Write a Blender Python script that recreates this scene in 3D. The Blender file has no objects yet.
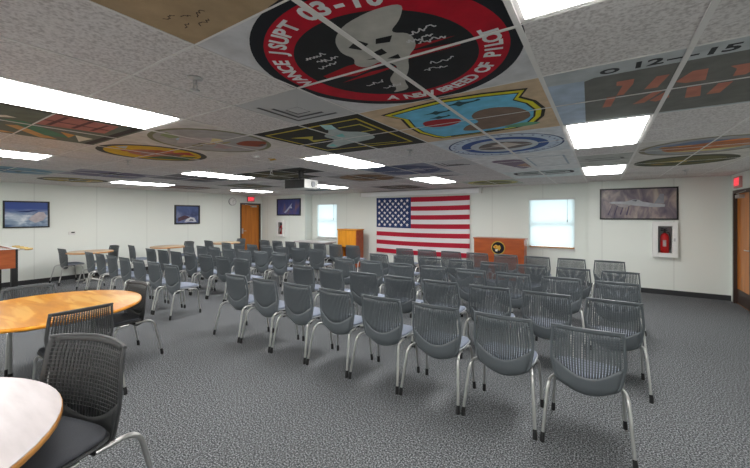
import bpy, math, random
from mathutils import Vector, Matrix
random.seed(7)
C = bpy.context.scene.collection
PI = math.pi
H = 2.38                      # ceiling height
X0, Y0, T = -.885, 1.4475, .6096   # ceiling grid origin and 2 ft module
XL, XR, YF, YB = -11.3, 2.06, 9.4, -3.4
YFL, YFR = 9.05, 9.2          # front wall left of the window bay, right of it
XBL, XBR = -8.93, -.25

# ------------------------------------------------------------------ materials
def srgb(r, g, b):
    f = lambda v: (v/255/12.92) if v/255 <= .04045 else ((v/255+.055)/1.055)**2.4
    return (f(r), f(g), f(b), 1)
def mat(name, col, rough=.6, metal=0, spec=.5, emit=None, es=0, bump=None, coat=0):
    m = bpy.data.materials.new(name); m.use_nodes = True
    nt = m.node_tree; b = nt.nodes['Principled BSDF']
    b.inputs['Base Color'].default_value = col
    b.inputs['Roughness'].default_value = rough
    b.inputs['Metallic'].default_value = metal
    b.inputs['Specular IOR Level'].default_value = spec
    b.inputs['Coat Weight'].default_value = coat
    if emit:
        b.inputs['Emission Color'].default_value = emit
        b.inputs['Emission Strength'].default_value = es
    if bump:
        tc = nt.nodes.new('ShaderNodeTexCoord'); n = nt.nodes.new('ShaderNodeTexNoise')
        n.inputs['Scale'].default_value = bump[0]
        bp = nt.nodes.new('ShaderNodeBump'); bp.inputs['Strength'].default_value = bump[1]
        bp.inputs['Distance'].default_value = .01
        nt.links.new(tc.outputs['Object'], n.inputs['Vector'])
        nt.links.new(n.outputs['Fac'], bp.inputs['Height'])
        nt.links.new(bp.outputs['Normal'], b.inputs['Normal'])
    return m
def noise_mat(name, stops, scale=(1, 1, 1), nscale=5, detail=4, rough=.6, coat=0, distort=0, bump=0, coord='Object', spec=.5):
    m = mat(name, stops[0][1], rough, coat=coat, spec=spec); nt = m.node_tree; b = nt.nodes['Principled BSDF']
    tc = nt.nodes.new('ShaderNodeTexCoord'); mp = nt.nodes.new('ShaderNodeMapping')
    mp.inputs['Scale'].default_value = scale
    n = nt.nodes.new('ShaderNodeTexNoise'); n.inputs['Scale'].default_value = nscale
    n.inputs['Detail'].default_value = detail; n.inputs['Distortion'].default_value = distort
    r = nt.nodes.new('ShaderNodeValToRGB'); e = r.color_ramp.elements
    e[0].position, e[0].color = stops[0]; e[1].position, e[1].color = stops[-1]
    for p, c in stops[1:-1]:
        k = e.new(p); k.color = c
    nt.links.new(tc.outputs[coord], mp.inputs['Vector']); nt.links.new(mp.outputs['Vector'], n.inputs['Vector'])
    nt.links.new(n.outputs['Fac'], r.inputs['Fac']); nt.links.new(r.outputs['Color'], b.inputs['Base Color'])
    if bump:
        bp = nt.nodes.new('ShaderNodeBump'); bp.inputs['Strength'].default_value = bump; bp.inputs['Distance'].default_value = .01
        nt.links.new(n.outputs['Fac'], bp.inputs['Height']); nt.links.new(bp.outputs['Normal'], b.inputs['Normal'])
    return m
def wall_mat(name, col, axis):
    m = mat(name, col, .7, spec=.25); nt = m.node_tree; b = nt.nodes['Principled BSDF']
    tc = nt.nodes.new('ShaderNodeTexCoord'); sp = nt.nodes.new('ShaderNodeSeparateXYZ')
    nt.links.new(tc.outputs['Object'], sp.inputs[0])
    a = nt.nodes.new('ShaderNodeMath'); a.operation = 'WRAP'; a.inputs[1].default_value = 1.22; a.inputs[2].default_value = 0
    nt.links.new(sp.outputs[axis], a.inputs[0])
    l = nt.nodes.new('ShaderNodeMath'); l.operation = 'LESS_THAN'; l.inputs[1].default_value = .022
    nt.links.new(a.outputs[0], l.inputs[0])
    n = nt.nodes.new('ShaderNodeTexNoise'); n.inputs['Scale'].default_value = 1.3
    nt.links.new(tc.outputs['Object'], n.inputs['Vector'])
    mx = nt.nodes.new('ShaderNodeMixRGB'); mx.inputs[1].default_value = col
    mx.inputs[2].default_value = tuple(v*.9 for v in col[:3])+(1,)
    nt.links.new(l.outputs[0], mx.inputs[0]); nt.links.new(mx.outputs[0], b.inputs['Base Color'])
    return m
M = dict(
    wall_x=wall_mat('wall_x', srgb(231, 235, 229), 0), wall_y=wall_mat('wall_y', srgb(231, 235, 229), 1),
    tile=noise_mat('ceiling_tile', [(.35, srgb(186, 180, 178)), (.5, srgb(212, 207, 205)), (.62, srgb(222, 218, 216))], nscale=70, detail=5, rough=.95, bump=.25, spec=.1),
    grid=mat('ceiling_grid', srgb(222, 219, 216), .6, spec=.3),
    carpet=noise_mat('carpet', [(.36, srgb(48, 50, 52)), (.5, srgb(92, 94, 96)), (.64, srgb(152, 155, 158))], nscale=95, detail=8, rough=1, bump=.5, spec=.05),
    base=mat('baseboard', srgb(46, 47, 50), .5),
    lens=mat('light_lens', (1, 1, 1, 1), .5, emit=(1, .99, .97, 1), es=23),
    white=mat('white_paint', srgb(232, 232, 230), .5), whiteplastic=mat('white_plastic', srgb(225, 225, 222), .4),
    blind=mat('blind', srgb(240, 242, 242), .6),
    dark=mat('dark_frame', srgb(28, 27, 30), .4), bframe=mat('bronze_frame', srgb(62, 48, 42), .45),
    doorwood=noise_mat('door_wood', [(.3, srgb(176, 100, 22)), (.7, srgb(205, 124, 34))], (3, 3, .3), 4, rough=.45, coat=.2),
    lectwood=noise_mat('lectern_wood', [(.3, srgb(214, 134, 20)), (.7, srgb(240, 164, 40))], (3, 3, .4), 4, rough=.4, coat=.3),
    deskwood=noise_mat('desk_wood', [(.3, srgb(146, 64, 22)), (.7, srgb(176, 86, 34))], (.6, 3, 3), 4, rough=.4, coat=.3),
    tablewood=noise_mat('table_wood', [(.38, srgb(196, 124, 10)), (.52, srgb(212, 140, 16)), (.6, srgb(228, 172, 74))], (.8, 3.5, 1), 2.2, 5, rough=.3, coat=.2, distort=.6),
    edgewood=noise_mat('edge_wood', [(.3, srgb(168, 112, 48)), (.7, srgb(196, 140, 72))], (1, 1, 6), 5, rough=.4),
    laminate=noise_mat('laminate', [(.3, srgb(172, 164, 164)), (.7, srgb(192, 184, 184))], (1, 6, 1), 3, rough=.4),
    tanlam=noise_mat('tan_laminate', [(.3, srgb(176, 150, 122)), (.7, srgb(196, 172, 144))], (1, 6, 1), 3, rough=.4),
    foos=noise_mat('game_wood', [(.3, srgb(160, 78, 36)), (.7, srgb(190, 100, 50))], (.6, .6, 3), 5, rough=.4),
    back=mat('chair_plastic', srgb(90, 96, 100), .38, spec=.5), seatpan=mat('chair_pan', srgb(150, 154, 158), .4),
    backd=mat('chair_plastic_dark', srgb(66, 67, 68), .38, spec=.5),
    pad=mat('seat_fabric', srgb(128, 136, 152), .85, bump=(400, .3)), padd=mat('seat_fabric_dark', srgb(60, 62, 68), .8, bump=(400, .3)),
    chrome=mat('satin_steel', srgb(196, 196, 194), .28, metal=.85), rubber=mat('rubber', srgb(22, 22, 24), .7),
    black=mat('black', srgb(20, 20, 21), .5), red=mat('fire_red', srgb(214, 24, 26), .3, coat=.4), silver=mat('silver', srgb(190, 190, 190), .3, metal=.9),
    exit=mat('exit_red', srgb(200, 20, 30), .4, emit=(1, .05, .08, 1), es=1.6), exitface=mat('exit_face', srgb(214, 150, 146), .5),
    vent=mat('vent_metal', srgb(186, 186, 186), .5), ventdark=mat('vent_dark', srgb(60, 60, 62), .8),
    ventback=mat('vent_back', srgb(104, 104, 106), .8), screenwhite=mat('screen_housing', srgb(247, 248, 250), .4), brass=mat('brass', srgb(190, 150, 70), .35, metal=.7), tanhandle=mat('handle', srgb(206, 178, 112), .5),
    green=mat('playfield', srgb(40, 110, 60), .6),
)
def flat(col, rough=.65):
    k = 'paint_%d_%d_%d' % col
    if k not in M:
        M[k] = noise_mat(k, [(.3, srgb(*[int(v*.88) for v in col])), (.7, srgb(*col))], nscale=9, rough=rough, spec=.2)
    return M[k]
gl = bpy.data.materials.new('glass'); gl.use_nodes = True
gb = gl.node_tree.nodes['Principled BSDF']; gb.inputs['Transmission Weight'].default_value = 1; gb.inputs['Roughness'].default_value = .02; gb.inputs['IOR'].default_value = 1.02
M['glass'] = gl
tb = bpy.data.materials.new('blind_slat'); tb.use_nodes = True; nt = tb.node_tree
nt.nodes.clear(); o_ = nt.nodes.new('ShaderNodeOutputMaterial'); mx_ = nt.nodes.new('ShaderNodeMixShader'); d_ = nt.nodes.new('ShaderNodeBsdfDiffuse'); t_ = nt.nodes.new('ShaderNodeBsdfTranslucent')
d_.inputs[0].default_value = srgb(238, 242, 242); t_.inputs[0].default_value = srgb(226, 240, 242); mx_.inputs[0].default_value = .5
nt.links.new(d_.outputs[0], mx_.inputs[1]); nt.links.new(t_.outputs[0], mx_.inputs[2]); nt.links.new(mx_.outputs[0], o_.inputs[0])
M['slat'] = tb

# ------------------------------------------------------------------ mesh builder
class MB:
    def __init__(s): s.v = []; s.f = []; s.mi = []; s.cur = 0; s.sm = []
    def add(s, vs, fs, smooth=False):
        n = len(s.v); s.v += [tuple(v) for v in vs]
        for f in fs: s.f.append([i+n for i in f]); s.mi.append(s.cur); s.sm.append(smooth)
        return s
    def box(s, x0, y0, z0, x1, y1, z1):
        vs = [(x0,y0,z0),(x1,y0,z0),(x1,y1,z0),(x0,y1,z0),(x0,y0,z1),(x1,y0,z1),(x1,y1,z1),(x0,y1,z1)]
        return s.add(vs, [(0,3,2,1),(4,5,6,7),(0,1,5,4),(1,2,6,5),(2,3,7,6),(3,0,4,7)])
    def tube(s, pts, r, n=10, cap=True):
        P = [Vector(p) for p in pts]; rs = r if isinstance(r, (list, tuple)) else [r]*len(P)
        d = (P[1]-P[0]).normalized(); up = Vector((0,0,1)) if abs(d.z) < .9 else Vector((1,0,0))
        a = d.cross(up).normalized(); vs = []
        for i, p in enumerate(P):
            if i == 0: t = P[1]-P[0]
            elif i == len(P)-1: t = P[-1]-P[-2]
            else: t = (P[i+1]-p).normalized()+(p-P[i-1]).normalized()
            t.normalize(); a = (a-t*a.dot(t)).normalized(); b = t.cross(a)
            vs += [p+(a*math.cos(2*PI*k/n)+b*math.sin(2*PI*k/n))*rs[i] for k in range(n)]
        fs = [(i*n+k, i*n+(k+1)%n, (i+1)*n+(k+1)%n, (i+1)*n+k) for i in range(len(P)-1) for k in range(n)]
        s.add(vs, fs, True)
        if cap:
            s.add([vs[k] for k in range(n)][::-1], [tuple(range(n))]); s.add(vs[-n:], [tuple(range(n))])
        return s
    def lathe(s, prof, c=(0,0,0), n=32, smooth=True):
        vs = [(c[0]+r*math.cos(2*PI*k/n), c[1]+r*math.sin(2*PI*k/n), c[2]+z) for r, z in prof for k in range(n)]
        fs = [(i*n+k, i*n+(k+1)%n, (i+1)*n+(k+1)%n, (i+1)*n+k) for i in range(len(prof)-1) for k in range(n)]
        fs += [tuple(range(n))[::-1], tuple(range((len(prof)-1)*n, len(prof)*n))]
        return s.add(vs, fs, smooth)
    def prism(s, pts, fn, t0, t1):
        n = len(pts); vs = [fn(p[0], p[1], t0) for p in pts]+[fn(p[0], p[1], t1) for p in pts]
        fs = [tuple(range(n))[::-1], tuple(range(n, 2*n))]+[(k, (k+1)%n, n+(k+1)%n, n+k) for k in range(n)]
        return s.add(vs, fs)
    def build(s, name, m, parent=None, loc=None, bevel=0):
        me = bpy.data.meshes.new(name); me.from_pydata(s.v, [], s.f)
        ms = m if isinstance(m, (list, tuple)) else [m]
        for q in ms: me.materials.append(M[q] if isinstance(q, str) else q)
        for i, p in enumerate(me.polygons): p.material_index = s.mi[i]; p.use_smooth = s.sm[i]
        me.update()
        o = bpy.data.objects.new(name, me); C.objects.link(o)
        if parent: o.parent = parent
        if loc: o.location = loc
        if bevel:
            b = o.modifiers.new('bevel', 'BEVEL'); b.width = bevel; b.segments = 2; b.limit_method = 'ANGLE'
        return o
def box(*a): return MB().box(*a)
def empty(name, loc=(0,0,0), rz=0):
    o = bpy.data.objects.new(name, None); o.empty_display_size = .1; C.objects.link(o); o.location = loc; o.rotation_euler.z = rz; return o
def tag(o, label, cat, group=None):
    o['label'] = label; o['category'] = cat
    if group: o['group'] = group
    return o
def struct(o): o['kind'] = 'structure'; return o
def copy_tree(o, parent=None):
    c = o.copy(); C.objects.link(c)
    if parent: c.parent = parent
    for ch in KIDS.get(o.name, []): 
        d = ch.copy(); C.objects.link(d); d.parent = c
        for g in KIDS.get(ch.name, []):
            e = g.copy(); C.objects.link(e); e.parent = d
    return c
KIDS = {}
def register(root):
    for o in bpy.data.objects:
        if o.parent: KIDS.setdefault(o.parent.name, [])
    for o in bpy.data.objects:
        if o.parent and o not in KIDS[o.parent.name]: KIDS[o.parent.name].append(o)
def txt(s, size, bold=0):
    cu = bpy.data.curves.new('t', 'FONT'); cu.body = s; cu.size = size; cu.align_x = 'CENTER'; cu.align_y = 'CENTER'; cu.offset = bold; cu.resolution_u = 3
    ob = bpy.data.objects.new('t', cu); me = bpy.data.meshes.new_from_object(ob)
    vs = [(v.co.x, v.co.y) for v in me.vertices]; fs = [tuple(p.vertices) for p in me.polygons]
    bpy.data.objects.remove(ob); bpy.data.meshes.remove(me); return vs, fs

# ------------------------------------------------------------------ room shell
def gx(i): return X0+T*i
def gy(j): return Y0+T*j
struct(box(XL-.2, YB-.2, -.1, XR+.2, YF+.2, 0).build('floor', 'carpet'))
struct(box(XL-.2, YB-.2, H, XR+.2, YF+.2, H+.12).build('ceiling', 'tile'))
g = MB()
for i in range(-18, 6):
    if XL < gx(i) < XR: hw_ = .012 if i in (0, 1, 2) else .006; g.box(gx(i)-hw_, YB, H-.006, gx(i)+hw_, YF, H+.002)
for j in range(-8, 14):
    if YB < gy(j) < YF: g.box(XL, gy(j)-.005, H-.004, XR, gy(j)+.005, H+.002)
struct(g.build('trim_1', 'grid'))
WZ0, WZ1 = .80, 2.04
WINS = [(-8.68, -7.74), (-1.53, -.52)]
w = MB(); xs = [XBL] + [v for p in WINS for v in p] + [XBR]
for k in range(0, 6, 2): w.box(xs[k], YF, 0, xs[k+1], YF+.14, H)
for a, b in WINS: w.box(a, YF, 0, b, YF+.14, WZ0); w.box(a, YF, WZ1, b, YF+.14, H)
struct(w.build('wall_front', 'wall_x'))
struct(box(XL-.14, YFL, 0, XBL, YF+.14, H).build('wall_front_left', 'wall_x'))
struct(box(XBR, YFR, 0, XR+.14, YF+.14, H).build('wall_front_right', 'wall_x'))
DL = (8.06, 8.98); DR = (8.1, 9.02)
def side_wall(name, x0, x1, dy):
    w = MB(); w.box(x0, YB, 0, x1, dy[0], H); w.box(x0, dy[1], 0, x1, YF+.14, H); w.box(x0, dy[0], 2.08, x1, dy[1], H)
    struct(w.build(name, 'wall_y'))
side_wall('wall_left', XL-.14, XL, (DL[0], DL[1])); side_wall('wall_right', XR, XR+.14, DR)
struct(box(XL-.14, YB-.14, 0, XR+.14, YB, H).build('wall_back', 'wall_x'))
bh = .10
struct(box(XL, YB, 0, XL+.012, DL[0]-.0, bh).build('baseboard_left', 'base'))
struct(box(XL, YFL-.012, 0, XBL+.012, YFL, bh).box(XBL, YFL, 0, XBL+.012, YF, bh).build('baseboard_front_left', 'base'))
struct(box(XBL+.012, YF-.012, 0, XBR, YF, bh).build('baseboard_front', 'base'))
struct(box(XBR-.012, YFR-.012, 0, XR, YFR, bh).build('baseboard_front_right', 'base'))
struct(box(XR-.012, YB, 0, XR, DR[0], bh).build('baseboard_right', 'base'))

def door(n, x, dy, sgn):
    # sgn: direction into the room along X
    r = struct(empty('door_%d' % n, (x, (dy[0]+dy[1])/2, 0))); w = (dy[1]-dy[0])/2; f = .055
    a, b = sorted((-sgn*.14, sgn*.02))
    box(a, -w, 0, b, -w+f, 2.08).box(a, w-f, 0, b, w, 2.08).box(a, -w+f, 2.025, b, w-f, 2.08).build('door_frame', 'bframe', r)
    a, b = sorted((-sgn*.075, -sgn*.03))
    l = box(a, -w+f+.003, .008, b, w-f-.003, 2.022).build('door_leaf', 'doorwood', r)
    a, b = sorted((-sgn*.03, sgn*.035)); c = sgn*.03
    MB().box(min(-sgn*.03, -sgn*.022), -w+f+.04, .93, max(-sgn*.03, -sgn*.022), -w+f+.1, 1.13).tube([(-sgn*.02, -w+f+.07, 1.03), (c, -w+f+.07, 1.03), (c, -w+f+.19, 1.03)], .01).build('door_handle', 'silver', l)
    MB().box(a, .02, 1.93, b, .26, 1.99).tube([(sgn*.01, .05, 1.985), (sgn*.1, -.1, 2.0), (sgn*.0, -.28, 2.05)], .008).build('door_closer', 'silver', l)
    a, b = sorted((-sgn*.03, -sgn*.026))
    box(a, -w+f+.02, .02, b, w-f-.02, .28).build('kick_plate', 'bframe', l)
    return r
door(1, XL, DL, 1); door(2, XR, DR, -1)

for n, (a, b) in enumerate(WINS):
    cx = (a+b)/2; r = struct(empty('window_%d' % (n+1), (cx, YF, 0))); w = (b-a)/2
    f = MB()
    for x0, x1, z0, z1 in ((-w, -w+.045, WZ0, WZ1), (w-.045, w, WZ0, WZ1), (-w+.045, w-.045, WZ0, WZ0+.045), (-w+.045, w-.045, WZ1-.045, WZ1), (-w+.045, w-.045, 1.39, 1.43)):
        f.box(x0, .06, z0, x1, .12, z1)
    f.build('window_frame', 'white', r)
    box(-w+.045, .085, WZ0+.045, w-.045, .09, WZ1-.045).build('window_pane', 'glass', r)
    MB().box(-w-.02, -.03, WZ0-.02, w+.02, .06, WZ0).build('window_sill', 'white', r)
    t = empty('window_blind', (cx, YF+.02, 0))
    tag(t, ['closed white slat blind glowing in the far left window beside the wooden lectern', 'closed white slat blind glowing in the window right of the seal desk'][n], 'window blind', 'white slat blinds')
    box(-w+.008, -.018, WZ1-.04, w-.008, .02, WZ1-.002).build('headrail', 'whiteplastic', t)
    s = MB(); z = WZ0+.07
    while z < WZ1-.05:
        s.add([(-w+.012, -.008, z-.004), (w-.012, -.008, z-.004), (w-.012, .008, z+.026), (-w+.012, .008, z+.026)], [(0, 1, 2, 3)]); z += .024
    s.build('slats', 'slat', t)
    box(-w+.012, -.014, WZ0+.03, w-.012, .014, WZ0+.06).build('bottom_rail', 'edgewood' if n else 'whiteplastic', t)
    MB().tube([(w-.16, -.022, WZ1-.03), (w-.16, -.022, WZ1-.52)], .005, 6).tube([(w-.16, -.022, WZ1-.52), (w-.16, -.022, WZ1-.58)], .011, 6).build('wand', 'seatpan', t)

# ------------------------------------------------------------------ ceiling fittings
def light(i, j, label):
    r = tag(empty('ceiling_light', (gx(i)+T/2, gy(j)+T, H)), label, 'ceiling light', 'recessed fluorescent ceiling lights')
    w, l = T/2-.012, T-.010
    box(-w, -l, -.004, w, -l+.02, .0).box(-w, l-.02, -.004, w, l, 0).box(-w, -l+.02, -.004, -w+.02, l-.02, 0).box(w-.02, -l+.02, -.004, w, l-.02, 0).build('light_frame', 'grid', r)
    a, b, q = w-.02, l-.02, .02
    MB().add([(-a,-b,-.002),(a,-b,-.002),(a,b,-.002),(-a,b,-.002),(-a+q,-b+q,-.014),(a-q,-b+q,-.014),(a-q,b-q,-.014),(-a+q,b-q,-.014)], [(0,1,2,3),(4,7,6,5),(0,4,5,1),(1,5,6,2),(2,6,7,3),(3,7,4,0)]).build('light_lens', 'lens', r)
    return r
LN = {(-4, -2): 'long bright ceiling light panel, nearest on the left', (1, -2): 'bright ceiling light panel cut by the top edge, right of the red ring painting',
 (1, 3): 'wide bright ceiling light panel in front of the grey dated painting', (1, 8): 'small bright ceiling light panel nearest the right window wall',
 (-4, 3): 'bright ceiling light panel beyond the black and yellow painted tile', (-4, 8): 'bright ceiling light panel above the flag',
 (-9, -2): 'bright ceiling light panel cut by the left edge, below the nearest long one', (-9, 3): 'long bright ceiling light panel between the left-hand picture and projector',
 (-9, 8): 'bright ceiling light panel right behind the projector', (-14, 3): 'thin bright ceiling light panel above the left wall between the two pictures',
 (-14, 8): 'smallest bright ceiling light panel above the left exit door'}
for (i, j), lb in LN.items(): light(i, j, lb)
for i, j in ((-4, -7), (1, -7), (-9, -7), (-14, -2), (-14, -7)): light(i, j, 'bright ceiling light panel outside the picture, behind the camera' if j < -2 else 'bright ceiling light panel over the left wall, outside the picture')

def vent(i, j, label):
    r = tag(empty('ceiling_vent', (gx(i)+T/2, gy(j)+T/2, H)), label, 'ceiling vent', 'square ceiling diffusers')
    box(-.285, -.285, -.003, .285, .285, 0).build('backing', 'ventback', r)
    f = MB()
    for q, e, z0, z1 in ((.295, .262, -.004, -.004), (.262, .200, -.004, -.011), (.192, .130, -.004, -.012), (.122, .064, -.004, -.012), (.056, .0, -.010, -.010)):
        vs = [(-q,-q,z0),(q,-q,z0),(q,q,z0),(-q,q,z0),(-e,-e,z1),(e,-e,z1),(e,e,z1),(-e,e,z1)]
        f.add(vs, [(0,1,5,4),(1,2,6,5),(2,3,7,6),(3,0,4,7)])
    f.build('louvre', 'vent', r)
vent(-2, 0, 'square louvred ceiling vent left of the red ring painting')
vent(-2, 5, 'small square ceiling vent between the blue seal painting and flag light')
vent(-3, 7, 'distant square ceiling vent near the flag')

def sprinkler(x, y, label, s=1):
    r = tag(empty('sprinkler_head', (x, y, H)), label, 'sprinkler', 'ceiling sprinkler heads')
    MB().lathe([(.036*s, 0), (.034*s, -.008*s), (.014*s, -.012*s)], n=20).build('escutcheon', 'silver', r)
    MB().tube([(0,0,-.01), (0,0,-.032*s)], .010*s).tube([(.011*s,0,-.03*s), (.016*s,0,-.045*s), (.004*s,0,-.062*s)], .003*s, 6).tube([(-.011*s,0,-.03*s), (-.016*s,0,-.045*s), (-.004*s,0,-.062*s)], .003*s, 6).lathe([(.022*s, -.065*s), (.022*s, -.061*s)], n=16).build('nozzle', 'silver', r)
sprinkler(-1.86, 1.045, 'metal sprinkler head on a plain ceiling tile beside the vent', 1.1)
sprinkler(-4.45, 3.75, 'dark sprinkler head hanging beside the projector mount', 1.6)
sprinkler(-1.85, 3.56, 'sprinkler head in plain tiles near the blue seal painting', 1)
sprinkler(1.17, 7.65, 'sprinkler head close to the right exit door', 1.2)
sprinkler(-5.4, 2.1, 'small sprinkler head beside the yellow oval painting', 1)

# painted tiles
def br(c, k=1.28): return tuple(min(236, int(v*k)) for v in c)
class Paint:
    def __init__(s, i0, j0, i1, j1, bg, label, group='painted ceiling tiles', jt=.004):
        s.cx, s.cy = (gx(i0)+gx(i1))/2, (gy(j0)+gy(j1))/2
        s.hw, s.hh = (i1-i0)/2*T-.004, (j1-j0)/2*T-.004
        s.r = tag(empty('ceiling_painting', (s.cx, s.cy, H)), label, 'ceiling painting', group)
        if bg: MB().box(-s.hw, -s.hh, -.0035, s.hw, s.hh, 0).build('panel', flat(br(bg)), s.r)
        s.z = -.0036
        g = MB()   # tile joints crossing the painting
        for i in range(int(i0)+1, int(i1)): hw_ = .012 if i in (0, 1, 2) else .006; g.box(gx(i)-s.cx-hw_, -s.hh, -.0085, gx(i)-s.cx+hw_, s.hh, -.0065)
        for j in range(int(j0)+1, int(j1)): g.box(-s.hw, gy(j)-s.cy-jt, -.0082, s.hw, gy(j)-s.cy+jt, -.0062)
        if g.v: s.g = g.build('tile_joint', 'grid', s.r)
    def poly(s, pts, col, name='motif', k=T, smooth=None):
        s.z -= .00012; z = s.z
        m = MB(); pts = list(pts)
        if (smooth is None and 5 <= len(pts) < 40) or smooth:
            for _ in range(2):
                pts = [q for a, b in zip(pts, pts[1:]+pts[:1]) for q in ((a[0]*.78+b[0]*.22, a[1]*.78+b[1]*.22), (a[0]*.22+b[0]*.78, a[1]*.22+b[1]*.78))]
        n = len(pts); m.add([(x*k, -y*k, z) for x, y in pts], [tuple(range(n))]); return m.build(name, flat(br(col)), s.r)
    def polys(s, lst, col, name='motif', k=T):
        s.z -= .00012; m = MB()
        for pts in lst: m.add([(x*k, -y*k, s.z) for x, y in pts], [tuple(range(len(pts)))])
        return m.build(name, flat(br(col)), s.r)
    def disc(s, r, col, name='disc', c=(0, 0), ry=None, n=56, a0=0, a1=2*PI):
        return s.poly([(c[0]+r*math.cos(a0+(a1-a0)*k/n), c[1]+(ry or r)*math.sin(a0+(a1-a0)*k/n)) for k in range(n)], col, name)
    def lines(s, ls, w, col, name='lettering'):
        out = []
        for l in ls:
            for (x0, y0), (x1, y1) in zip(l, l[1:]):
                dx, dy = x1-x0, y1-y0; d = math.hypot(dx, dy) or 1; nx, ny = -dy/d*w/2, dx/d*w/2
                out.append([(x0+nx, y0+ny), (x0-nx, y0-ny), (x1-nx, y1-ny), (x1+nx, y1+ny)])
        return s.polys(out, col, name)
    def text(s, st, x, y, size, col, bold=0, sx=1, rot=0):
        s.z -= .00012; v, f = txt(st, size*T, bold); ca, sa = math.cos(rot), math.sin(rot)
        MB().add([(x*T+(a*sx*ca-b*sa), -(y*T+(a*sx*sa+b*ca)), s.z) for a, b in v], f).build('lettering', flat(br(col)), s.r)
    def ring(s, st, r, a0, a1, size, col, inside=False, bold=0):
        s.z -= .00012; m = MB(); n = len(st)
        for k, ch in enumerate(st):
            if ch == ' ': continue
            a = math.radians(a0+(a1-a0)*k/max(1, n-1)); v, f = txt(ch, size*T, bold)
            th = a+PI/2 if inside else a-PI/2; c, q = math.cos(th), math.sin(th)
            m.add([(r*T*math.cos(a)+x*c-y*q, -(r*T*math.sin(a)+x*q+y*c), s.z) for x, y in v], f)
        m.build('lettering', flat(br(col)), s.r)
def squig(x, y, w, n=5, h=.03):
    return [[(x+w*k/(n*3), y+random.uniform(-h, h)) for k in range(n*3+1)]]

p = Paint(-1, -1, 1, 1, (168, 168, 170), 'round red ringed black painting on ceiling tiles reading VANCE JSUPT 03-10', jt=.009)
p.disc(1.03, (24, 27, 32), 'outer_ring', n=72)
p.disc(.935, (152, 14, 34), 'red_ring', n=72); p.disc(.72, (30, 32, 33), 'inner_disc', n=72)
p.polys([[(-.6,.07),(-.3,.12),(.1,.1),(.62,0),(.6,-.05),(.2,-.04),(-.1,-.02),(-.35,-.08),(-.6,.02)], [(.0,.2),(.3,.14),(.62,.1),(.3,.08),(0,.1)], [(-.55,-.14),(-.2,-.08),(.1,-.1),(-.2,-.14)]], (140, 24, 32), 'red_streak')
fig = [(.5,.62),(.3,.66),(.05,.62),(-.12,.5),(-.2,.32),(-.16,.2),(-.24,.1),(-.18,.0),(0,.05),(.06,-.1),(-.04,-.2),(-.16,-.32),(-.2,-.55),(-.3,-.62),(-.1,-.62),(-.05,-.4),(.1,-.22),(.2,0),(.34,.12),(.38,.3),(.26,.38),(.4,.48)]
p.poly(fig, (150, 148, 142), 'grey_figure')
p.polys([[(-.1,.36),(.02,.42),(.06,.33),(-.04,.28)], [(.14,.36),(.26,.34),(.2,.27),(.1,.3)], [(.0,.2),(.1,.22),(.1,.14),(.03,.13)], [(-.1,.13),(.0,.12),(.0,.08)], [(.05,.06),(.16,.08),(.14,.0)]], (26, 26, 28), 'face_hole')  # black eye and face holes painted on the grey figure
p.ring('VANCE', .83, 177, 147, .17, (205, 200, 198), bold=.004); p.ring('JSUPT', .83, 135, 107, .17, (205, 200, 198), bold=.004)
p.ring('03-10', .83, 93, 63, .19, (205, 200, 198), bold=.005)
p.ring('A NEW BREED OF PILOT', .83, 244, 362, .17, (205, 200, 198), inside=True, bold=.004)
for x, y in ((-.5,.4),(-.45,.3),(-.52,.22),(.3,.2),(.36,.14),(.36,.3),(.3,-.2),(.2,-.3),(-.4,-.3),(-.3,-.45)): p.lines(squig(x, y, .2), .012, (170, 170, 170), 'signature')

p = Paint(-1, -3, 1, -1, (142, 122, 96), 'plain tan painted ceiling panel with small handwriting in its corner')
for x, y, w_ in ((-.84, -.72, .1), (-.72, -.77, .06), (-.64, -.80, .1), (-.83, -.83, .08), (-.72, -.87, .12)): p.lines(squig(x, y, w_, 3, .018), .007, (60, 48, 40), 'handwriting')

p = Paint(-1, 1, 1, 3, (168, 148, 122), 'tan ceiling painting of a blue shield with aircraft and a brown hill')
sh = [(-.82,.78),(-.39,.87),(.05,.93),(.47,.88),(.86,.78),(.76,.56),(.87,.34),(.92,0),(.86,-.34),(.72,-.64),(.44,-.8),(-.09,-.85),(-.68,-.84),(-.76,-.7),(-.84,-.33),(-.81,.07),(-.70,.49)]
def shrink(ps, k): return [(x*k, y*k+.0) for x, y in ps]
p.poly(sh, (30, 28, 24), 'outline', smooth=False); p.poly(shrink(sh, .955), (206, 176, 40), 'yellow_band', smooth=False); p.poly(shrink(sh, .89), (30, 28, 24), 'inner_outline', smooth=False); p.poly(shrink(sh, .865), (92, 158, 186), 'sky_field', smooth=False)
p.poly([(-.25,-.53),(-.08,-.25),(.12,-.2),(.08,.1),(.2,.3),(.4,.36),(.64,.24),(.74,-.04),(.72,-.28),(.6,-.44),(.34,-.6),(-.03,-.62)], (106, 88, 76), 'hill')
p.poly([(-.55,.2),(-.32,.24),(-.05,.13),(-.08,-.05),(-.32,-.17),(-.59,-.07)], (146, 40, 44), 'red_script')
for x, y, k in ((-.2,.5,1),(.15,.68,1.2),(-.25,.3,.8)):
    p.poly([(x-.2*k,y),(x-.05*k,y+.03),(x+.02,y+.09*k),(x+.04,y+.03),(x+.14*k,y+.02),(x+.18*k,y+.07),(x+.2*k,y),(x+.04,y-.03),(x-.04,y-.08*k),(x-.06,y-.01)], (34, 64, 72), 'jet_shape')
p.poly([(.3,-.6),(.6,-.5),(.8,-.62),(.7,-.72),(.4,-.74)], (90, 140, 110), 'green_foot')
p.lines([[(-.5,-.76),(.3,-.76)]], .05, (40, 36, 30), 'scroll')

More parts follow.
